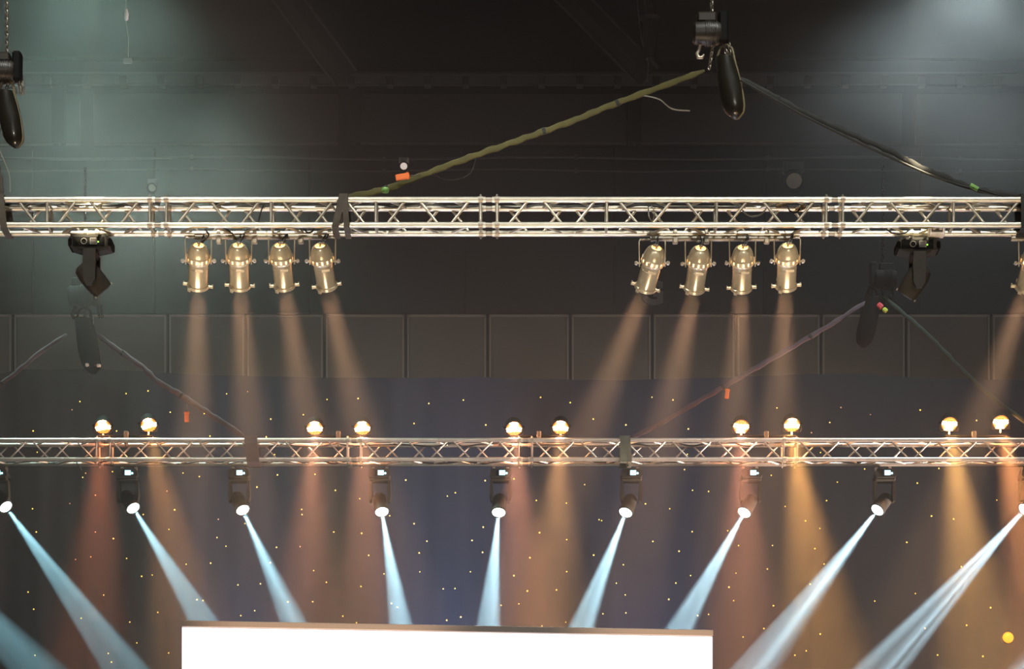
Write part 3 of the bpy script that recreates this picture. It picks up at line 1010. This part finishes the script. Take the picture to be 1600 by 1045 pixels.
def make_beam_light():
    o = empty('beam_moving_light', (0, 0, 0))
    k = KM
    # origin at the tilt pivot
    yb_ = 42 * k
    b = MB()
    b.prism([(x * k, yb_ + z * k) for x, z in [(-16, 4), (-13, 7), (13, 7), (16, 4), (17, -3), (14, -6.5), (-14, -6.5), (-17, -3)]], -.13, .13)
    b = b.build('base_housing', M['black'], o)
    sc_ = MB().box((2.2 * k, -.133, yb_ + .2 * k), (9.2 * k, .008, 7.4 * k), bev=.002).build('display_screen', M['screen'], b)
    MB().lathe([(0, .008), (1.6 * k, .006), (1.8 * k, 0)], 10, Matrix.Rotation(math.pi / 2, 3, 'X'), (9 * k, -.131, yb_ - .6 * k)).build('status_light', M['screen'], b)
    MB().box((-5 * k, -.132, yb_), (4 * k, .006, 9 * k), bev=.002).build('menu_panel', M['satin'], b)
    for cx in (-11, 10.5):
        c = clamp_mb(Vector((cx * k, .12, 0)), .06, .033)
        for i_ in range(len(c.v)):
            c.v[i_].z += zbr
        c.box((cx * k, .12, zbr - .06), (.03, .04, .05), bev=.005)
        c.build('truss_clamp', M['clamp'], o, smooth=40)
    yk = MB()
    yk.box((0, 0, 34 * k), (32 * k, .17, 5 * k), bev=.012)
    for s in (-1, 1):
        yk.prism([(s * x * k, z * k) for x, z in [(12.5, 36), (16.5, 34), (17.5, 10), (16, 1), (12.5, 1), (11.5, 12)]], -.05, .09)
    yk.build('yoke', M['black'], o)
    hd = empty('lamp_head', (0, 0, 0))
    hd.parent = o
    MB().lathe([(0, 15 * k), (8 * k, 15 * k), (10.5 * k, 11 * k), (11 * k, 0), (11 * k, -13 * k), (12.2 * k, -14.5 * k), (12.2 * k, -19 * k), (10.6 * k, -19.3 * k), (10.2 * k, -18 * k), (0, -17.5 * k)], 28).build('head_shell', M['black'], hd, smooth=40)
    MB().lathe([(10.2 * k, -18.2 * k), (8 * k, -19.4 * k), (4 * k, -20.2 * k), (0, -20.4 * k)], 28).build('lit_lens', M['whitelens'], hd, smooth=60)
    return o
bl0 = make_beam_light()
# the clamps reach the truss whatever the pivot height: place them per copy
for i, (u, v, ud, ut, vt, lab) in enumerate(beams):
    o = bl0 if i == 0 else copy_tree(bl0)
    lens = P(u, v, YM)
    d = aim(lens, ut, vt, -.6)
    piv = lens - d * 20 * KM
    piv = Vector((P(ud - 1.5, 0, YM).x, YM + .02, P(0, 784, YM).z))
    o.location = piv
    tag(o, lab, 'beam light', 'white beam lights under the rear truss')
    for ch in o.children:
        if ch.name.startswith('truss_clamp'):
            ch.location.z = -piv.z
        if ch.name.startswith('lamp_head'):
            ch.matrix_local = Matrix.Translation(lens - d * 0 - piv + (-d) * 20.4 * KM) @ rot_to(d).to_4x4()
    spot('white_beam', lens + d * .01, d, 74000 + 10500 * i, (.40 + .020 * i, .86, 1.0), 9.3, .12, .02, streak=55)

# ------------------------------------------------------------------ led wash lamps on the rear truss
YL = Y2 + .14
KL = YL / F
leds = [  # u, v, target u at row, colour, power, label
    (161, 664, 152, 857, (1, .30, .12), 560, 'orange lit LED par lamp furthest left on the rear truss'),
    (232, 661, 262, 820, (1, .45, .14), 620, 'amber lit LED par lamp right of the leftmost one on the rear truss'),
    (492, 666, 482, 870, (1, .38, .18), 900, 'orange LED par lamp, left one of the pair just right of the mauve wrap'),
    (566, 666, 571, 850, (1, .40, .18), 900, 'orange LED par lamp, right one of the pair just right of the mauve wrap'),
    (803, 667, 813, 860, (1, .40, .20), 1350, 'orange lit LED par lamp on the rear truss nearest the picture centre'),
    (876, 665, 868, 860, (1, .48, .18), 1050, 'amber lit LED par lamp on the rear truss just right of the centre'),
    (1158, 664, 1160, 850, (1, .36, .19), 1050, 'red orange LED par lamp beside the golden one, right of the rear truss centre'),
    (1237, 661, 1262, 850, (1, .47, .12), 1600, 'yellow amber LED par lamp with the golden beam, beside the red orange one'),
    (1483, 660, 1506, 830, (1, .50, .14), 1700, 'yellow orange LED par lamp, left one of the far right pair on the rear truss'),
    (1563, 657, 1600, 830, (1, .38, .12), 1700, 'orange lit LED par lamp on the rear truss nearest the right edge'),
]
def make_led(flip):
    o = empty('led_par_lamp', (0, 0, 0))
    k = KL
    yk = MB()
    w_ = 14.6 * k
    yk.tube([(-w_, 0, 1.5 * k), (-w_, 0, -11 * k), (-w_ * .9, 0, -13.4 * k), (w_ * .9, 0, -13.4 * k), (w_, 0, -11 * k), (w_, 0, 1.5 * k)], 1, 8, flat=(.026, .008, (0, 1, 0)))
    y = yk.build('yoke', M['satin'], o)
    for s in (-1, 1):
        MB().tube([(s * 12.6 * k, 0, 0), (s * 16.4 * k, 0, 0)], .012, 8).build('tilt_knob', M['satin'], y)
    MB().tube([(0, 0, -13.4 * k), (0, 0, -18.5 * k)], .012, 8).build('mount_bolt', M['clamp'], o)
    hd = empty('lamp_head', (0, 0, 0))
    hd.parent = o
    MB().lathe([(0, .10), (.05, .10), (.085, .085), (.097, .06), (.099, -.03), (.102, -.035), (.102, -.05), (.094, -.05), (.092, -.04), (0, -.04)], 28).build('lamp_shell', M['black2'], hd, smooth=40)
    MB().lathe([(0, -.043), (.091, -.043)], 24).build('led_board', M['ledface'], hd)
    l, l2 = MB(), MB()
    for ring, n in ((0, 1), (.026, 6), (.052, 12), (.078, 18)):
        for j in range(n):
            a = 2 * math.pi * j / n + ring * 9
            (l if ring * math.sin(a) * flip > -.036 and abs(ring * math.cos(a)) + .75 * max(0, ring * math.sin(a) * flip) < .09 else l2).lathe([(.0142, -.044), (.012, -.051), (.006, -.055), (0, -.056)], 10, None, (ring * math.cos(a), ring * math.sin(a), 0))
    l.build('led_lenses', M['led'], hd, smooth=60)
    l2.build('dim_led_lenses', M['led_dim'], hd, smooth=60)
    return o
led0, led1 = make_led(-1), make_led(1)
used = set()
for i, (u, v, ut, vt, col, pw, lab) in enumerate(leds):
    pr = led1 if i in (6, 8, 9) else led0
    o = copy_tree(pr) if pr.name in used else pr
    used.add(pr.name)
    c = P(u, v, YL)
    o.location = c
    tag(o, lab, 'LED lamp', 'orange LED par lamps on the rear truss')
    d = aim(c, ut, vt, -1.05)
    hd = [h for h in o.children if h.name.startswith('lamp_head')][0]
    hd.matrix_local = rot_to(d).to_4x4()
    pl_ = bpy.data.lights.new('led_spill', 'POINT')
    pl_.energy, pl_.color, pl_.shadow_soft_size = pw * .024, (1, (col[1] * 2 + .4) / 3, (col[2] * 2 + .2) / 3), .05
    po = bpy.data.objects.new('led_spill', pl_)
    COL.objects.link(po)
    po.location = c + d * .13
    spot('led_beam', c + d * .06, d, pw * 46, col, 15, 1, .085)
pairs = [(161, 232, 198), (492, 566, 529), (803, 876, 842), (1158, 1237, 1197), (1483, 1563, 1521)]
plab = ['short mounting bar joining the two leftmost LED lamps', 'short mounting bar joining the LED pair right of the mauve wrap', 'short mounting bar joining the LED pair at the centre',
        'short mounting bar joining the red and golden LED pair', 'short mounting bar joining the far right LED pair']
for (a, b, c), lab in zip(pairs, plab):
    y = YL
    z = P(0, 681.5, y).z
    o = empty('mounting_bar', (X(c, y), y, z), lab, 'mounting bar', 'mounting bars on the rear truss')
    MB().box((X((a + b) / 2, y) - X(c, y), 0, 0), (X(b, y) - X(a, y) + .1, .04, .022), bev=.004).build('bar', M['satin'], o)
    cl = MB()
    cl.box((0, -.03, .02), (.05, .05, .06), bev=.006)
    cl.box((0, -.045, -.05), (.05, .02, .11), bev=.005)
    cl.tube([(0, -.05, -.09), (0, -.05, -.13)], .014, 8)
    cl.build('bar_clamp', M['brown_sling'], o)

# ------------------------------------------------------------------ cables
def cable(pts, r, m, label, group):
    W = [P(*p) for p in pts]
    L = W[0]
    c = []
    for i in range(len(W) - 1):          # Catmull-Rom smoothing
        p0, p1, p2, p3 = W[max(i - 1, 0)], W[i], W[i + 1], W[min(i + 2, len(W) - 1)]
        for j in range(5):
            t = j / 5
            c.append(.5 * ((2 * p1) + (p2 - p0) * t + (2 * p0 - 5 * p1 + 4 * p2 - p3) * t * t + (3 * p1 - p0 - 3 * p2 + p3) * t ** 3) - L)
    c.append(W[-1] - L)
    o = MB().tube(c, r, 6).build('power_cable', m, None, loc=L, smooth=60)
    return tag(o, label, 'cable', group)
yb = Y1 + .19
def run(u0, u1, v, amp, step, seed):
    rn = random.Random(seed)
    pts, u = [], u0
    while u < u1:
        pts.append((u, v + rn.uniform(-amp, amp), yb + rn.uniform(-.03, .03)))
        u += step * rn.uniform(.7, 1.3)
    pts.append((u1, v, yb))
    return pts
G1 = 'black cables laid inside the front truss'
cable(run(5, 250, 319, 3, 28, 1), .011, M['cable'], 'black cable bundle inside the front truss over the left moving head light', G1)
cable(run(40, 235, 316, 3, 22, 2), .008, M['cable2'], 'grey cable inside the front truss over the left moving head light', G1)
cable(run(262, 520, 318, 3, 26, 3), .011, M['cable'], 'black cable inside the front truss over the left row of par cans', G1)
cable(run(560, 750, 321, 3, 30, 4), .009, M['cable'], 'black cable inside the front truss right of the brown truss wrap', G1)
cable(run(782, 950, 322, 3, 26, 5), .010, M['cable'], 'black cable inside the front truss at the middle section', G1)
cable(run(975, 1285, 322, 4, 24, 6), .011, M['cable'], 'black cable bundle inside the front truss over the right row of par cans', G1)
cable(run(1330, 1590, 322, 3, 30, 7), .008, M['cable2'], 'grey cable inside the front truss over the right moving head light', G1)
cable([(412, 318, yb), (408, 330, Y1 + .1), (404, 345, Y1 + .05), (403, 352, Y1 + .1)], .007, M['cable'], 'black cable drop inside the front truss beside the mid upright of the left row', G1)
cable([(1156, 322, yb), (1163, 332, Y1 + .08), (1175, 338, Y1 + .05), (1190, 334, Y1 + .06), (1200, 322, yb)], .008, M['cable2'], 'pale cable loop sagging inside the front truss above the right par cans', G1)
cable([(1230, 320, yb), (1235, 330, Y1 + .1), (1246, 331, Y1 + .1), (1254, 318, yb)], .008, M['cable'], 'short black cable loop in the front truss near two brown plugs', G1)
cable([(1013, 322, yb), (1014, 338, Y1 + .12), (1020, 345, Y1 + .1), (1022, 330, Y1 + .1), (1018, 322, yb)], .007, M['cable2'], 'thin cable coil hanging in the front truss above the far tilted can', G1)
cable([(1385, 358, Y1 + .2), (1395, 364, Y1 + .1), (1410, 365, Y1 + .08), (1425, 357, Y1 + .1)], .008, M['cable'], 'black cable loop below the front truss left of the right moving head light', G1)
cable([(320, 358, Y1 + .2), (326, 366, Y1 + .15), (323, 372, Y1 + .16), (316, 378, Y1 + .2)], .008, M['cable'], 'black cable hanging below the truss by the furthest left par can', G1)
cable([(350, 356, Y1 + .2), (362, 364, Y1 + .12), (369, 374, Y1 + .2)], .008, M['cable'], 'black cable hanging below the truss by the second par can', G1)
cable([(476, 358, Y1 + .2), (480, 363, Y1 + .12), (487, 362, Y1 + .12), (492, 356, Y1 + .16)], .008, M['cable'], 'black cable loop under the truss above the fourth par can', G1)
for u, v, lab in ((1220, 320, 'brown cable plug in the front truss, left of the two'), (1250, 325, 'brown cable plug in the front truss, right of the two')):
    o = empty('cable_plug', P(u, v, Y1 + .14), lab, 'plug', 'brown cable plugs')
    R = Matrix.Rotation(math.pi / 2 - .3, 3, 'Y')
    MB().lathe([(0, -.045), (.016, -.045), (.02, -.02), (.024, .02), (.024, .045), (0, .045)], 14, R).build('plug_body', mat('brown_plug', (.32, .2, .1), .5), o, smooth=40)
    MB().lathe([(.024, -.004), (.028, -.004), (.028, .006), (.024, .006)], 14, R).build('locking_ring', M['clamp'], o, smooth=40)
G2 = 'black cables along the rear truss'
yb = Y2 + .2
def run2(u0, u1, v, amp, step, seed):
    rn = random.Random(seed)
    pts, u = [], u0
    while u < u1:
        pts.append((u, v + rn.uniform(-amp, amp), yb + rn.uniform(-.03, .03)))
        u += step * rn.uniform(.7, 1.3)
    pts.append((u1, v, yb))
    return pts
for a, b, v, sd, lab in ((5, 380, 722, 11, 'dark cable along the bottom of the rear truss left of the mauve wrap'), (410, 800, 722, 12, 'dark cable along the bottom of the rear truss between the wrap and the centre'),
                         (830, 960, 722, 13, 'dark cable along the bottom of the rear truss left of the grey green wrap'), (1000, 1590, 721, 14, 'dark cable along the bottom of the rear truss right of the grey green wrap'),
                         (420, 800, 695, 15, 'dark cable along the top of the rear truss left of the centre'), (830, 1200, 695, 16, 'dark cable along the top of the rear truss right of the centre')):
    cable(run2(a, b, v, 2.5, 22, sd), .009, M['cable'], lab, G2)
cable([(1004, 149, Y1 + .12), (1030, 155, Y1 + .1), (1050, 170, Y1 + .1), (1078, 173, Y1 + .1)], .006, M['cable2'], 'thin grey cord trailing off the yellow sling below the hoist', None)
cable([(672, 269, Y1 + .12), (690, 279, Y1 + .1), (712, 281, Y1 + .1), (735, 270, Y1 + .1), (745, 243, Y1 + .12)], .005, M['cable'], 'thin dark cord loop hanging under the yellow sling', None)
cable([(0, 236, Y1 + .1), (8, 255, Y1 + .08), (15, 275, Y1 + .08), (16, 300, Y1 + .12)], .005, M['cable2'], 'thin grey cord hanging below the left chain bag', None)
cable([(120, 723, Y2 + .1), (124, 729, Y2), (127, 735, Y2)], .012, M['cable'], 'short dark cable end hanging under the rear truss at the left', G2)

# ------------------------------------------------------------------ haze
hz = MB().box((0, 29.9, 10.25), (2 * HX - 4, 11.9, 18.1)).build('stage_haze', M['wall'])
hm = bpy.data.materials.new('haze')
hm.use_nodes = True
nt = hm.node_tree
nt.nodes.remove(nt.nodes['Principled BSDF'])
vsn = nt.nodes.new('ShaderNodeVolumeScatter')
vsn.inputs['Color'].default_value = (1, 1, 1, 1)
vsn.inputs['Density'].default_value = .005
vsn.inputs['Anisotropy'].default_value = .15
nt.links.new(vsn.outputs['Volume'], nt.nodes['Material Output'].inputs['Volume'])
hz.data.materials.clear()
hz.data.materials.append(hm)
tag(hz, 'thin theatrical haze filling the space around the trusses', 'haze', kind='stuff')

def smoke(c, rad, dens, scale, label, seed):
    o = MB().lathe([(0, -1), (.5, -.87), (.87, -.5), (1, 0), (.87, .5), (.5, .87), (0, 1)], 16).build('drifting_smoke', M['wall'])
    o.location = c
    o.scale = rad
    m = bpy.data.materials.new('smoke')
    m.use_nodes = True
    nt = m.node_tree
    nt.nodes.remove(nt.nodes['Principled BSDF'])
    v = nt.nodes.new('ShaderNodeVolumeScatter')
    v.inputs['Anisotropy'].default_value = .1
    tc = nt.nodes.new('ShaderNodeTexCoord')
    ln = nt.nodes.new('ShaderNodeVectorMath')
    ln.operation = 'LENGTH'
    mr = nt.nodes.new('ShaderNodeMapRange')
    mr.interpolation_type = 'SMOOTHSTEP'
    mr.inputs['From Min'].default_value = .05
    mr.inputs['From Max'].default_value = .92
    mr.inputs['To Min'].default_value = 1
    mr.inputs['To Max'].default_value = 0
    mp = nt.nodes.new('ShaderNodeMapping')
    mp.inputs['Location'].default_value = (seed, seed * .7, 0)
    nz = nt.nodes.new('ShaderNodeTexNoise')
    nz.inputs['Scale'].default_value = scale
    nz.inputs['Detail'].default_value = 3
    mr2 = nt.nodes.new('ShaderNodeMapRange')
    mr2.inputs['From Min'].default_value = .38
    mr2.inputs['From Max'].default_value = .72
    mr2.inputs['To Min'].default_value = dens * .07
    mr2.inputs['To Max'].default_value = dens
    mu = nt.nodes.new('ShaderNodeMath')
    mu.operation = 'MULTIPLY'
    L = nt.links.new
    L(tc.outputs['Object'], ln.inputs[0])
    L(ln.outputs['Value'], mr.inputs['Value'])
    L(tc.outputs['Object'], mp.inputs['Vector'])
    L(mp.outputs['Vector'], nz.inputs['Vector'])
    L(nz.outputs['Fac'], mr2.inputs['Value'])
    L(mr.outputs['Result'], mu.inputs[0])
    L(mr2.outputs['Result'], mu.inputs[1])
    L(mu.outputs['Value'], v.inputs['Density'])
    L(v.outputs['Volume'], nt.nodes['Material Output'].inputs['Volume'])
    o.data.materials.clear()
    o.data.materials.append(m)
    tag(o, label, 'smoke', kind='stuff')
smoke(P(170, 190, 31), (4.4, 2.5, 3.7), .10, 2.3, 'green lit smoke drifting above the left part of the front truss', 3.1)
smoke(P(1500, 70, 31), (4.2, 2.4, 3.0), .09, 1.7, 'blue white lit smoke drifting at the top right corner', 8.4)

# ------------------------------------------------------------------ the hall's other lamps and added fill
def target(a, b):
    return (Vector(b) - Vector(a)).normalized()
def lamp(name, a, b, e, col, size, blend=.6, r=.15):
    return spot(name, Vector(a), target(a, b), e, col, size, blend, r)
# front of house spots and warm fill
lamp('house_spot_cool', (-4.5, 19, 20), (-2.5, 24.7, 9.9), 4200, (.98, 1, .93), 40)
lamp('house_spot_cool', (4.5, 19, 20), (2.5, 24.7, 9.9), 4200, (.98, 1, .93), 40)
for x in (-4.6, -1.6, 1.6, 4.6):
    lamp('warm_bounce_fill', (x, 20.6, 2.4), (x, 24.75, 9.7), 1050, (1, .74, .50), 38)  # unseen row added in place of warm bounce from the stage
for x in (-4, 4):
    lamp('house_spot_front', (x, 8, 12.5), (x * .62, 24.7, 9.7), 1900, (1, .93, .80), 28)
lamp('house_spot_rose', (-4, 22, 19), (-3, 32, 9.5), 850, (1, .86, .78), 34)
lamp('house_spot_rose', (4, 22, 19), (3, 32, 9.5), 850, (1, .86, .78), 34)
# roof beams that strike the truss top above the moving heads
lamp('roof_beam', P(143, -170, Y1 - .6), P(143, 310, Y1 + .1), 9000, (1, .85, .55), 7, 1, .05)
lamp('roof_beam', P(1432, -170, Y1 - .6), P(1432, 310, Y1 + .1), 9000, (1, .85, .55), 7, 1, .05)
# haze lit from above: green white on the left, blue white at the right corner
lamp('roof_wash_green', P(20, -330, 32), P(150, 130, 32), 8200, (.62, 1, .88), 55, 1, .3)
lamp('roof_wash_blue', P(1540, -90, 31), P(1480, 300, 32), 1500, (.78, .95, .98), 130, 1, .3)
# unseen lavender fill added for light bounced off the stage floor
for x in (-4, 0, 4):
    lamp('floor_bounce_fill', (x, 30, 1.4), (x * .8, 24.9, 9.7), 900, (.80, .78, 1), 40)
lamp('haze_fill', P(2500, 1350, 31), P(1350, 960, 32), 26000, (1, .74, .60), 40, 1, .3)  # unseen lamp added to brighten the haze at lower right
# blue floor washes on the star cloth
for u, e in ((370, 4500), (690, 8000), (1020, 4500)):
    lamp('cloth_wash_blue', P(u, 1500, 34.6), P(u, 880, 36.0), e, (.15, .38, 1), 26, 1, .1)
# fill lamps added to brighten the wall, out of sight between the star cloth and the back wall
for x in (-10.5, -3.5, 3.5, 10.5):
    lamp('wall_fill', (x, 38.6, 9.6), (x, 42, 13.2), 230, (1, .86, .76), 120, 1, .3)
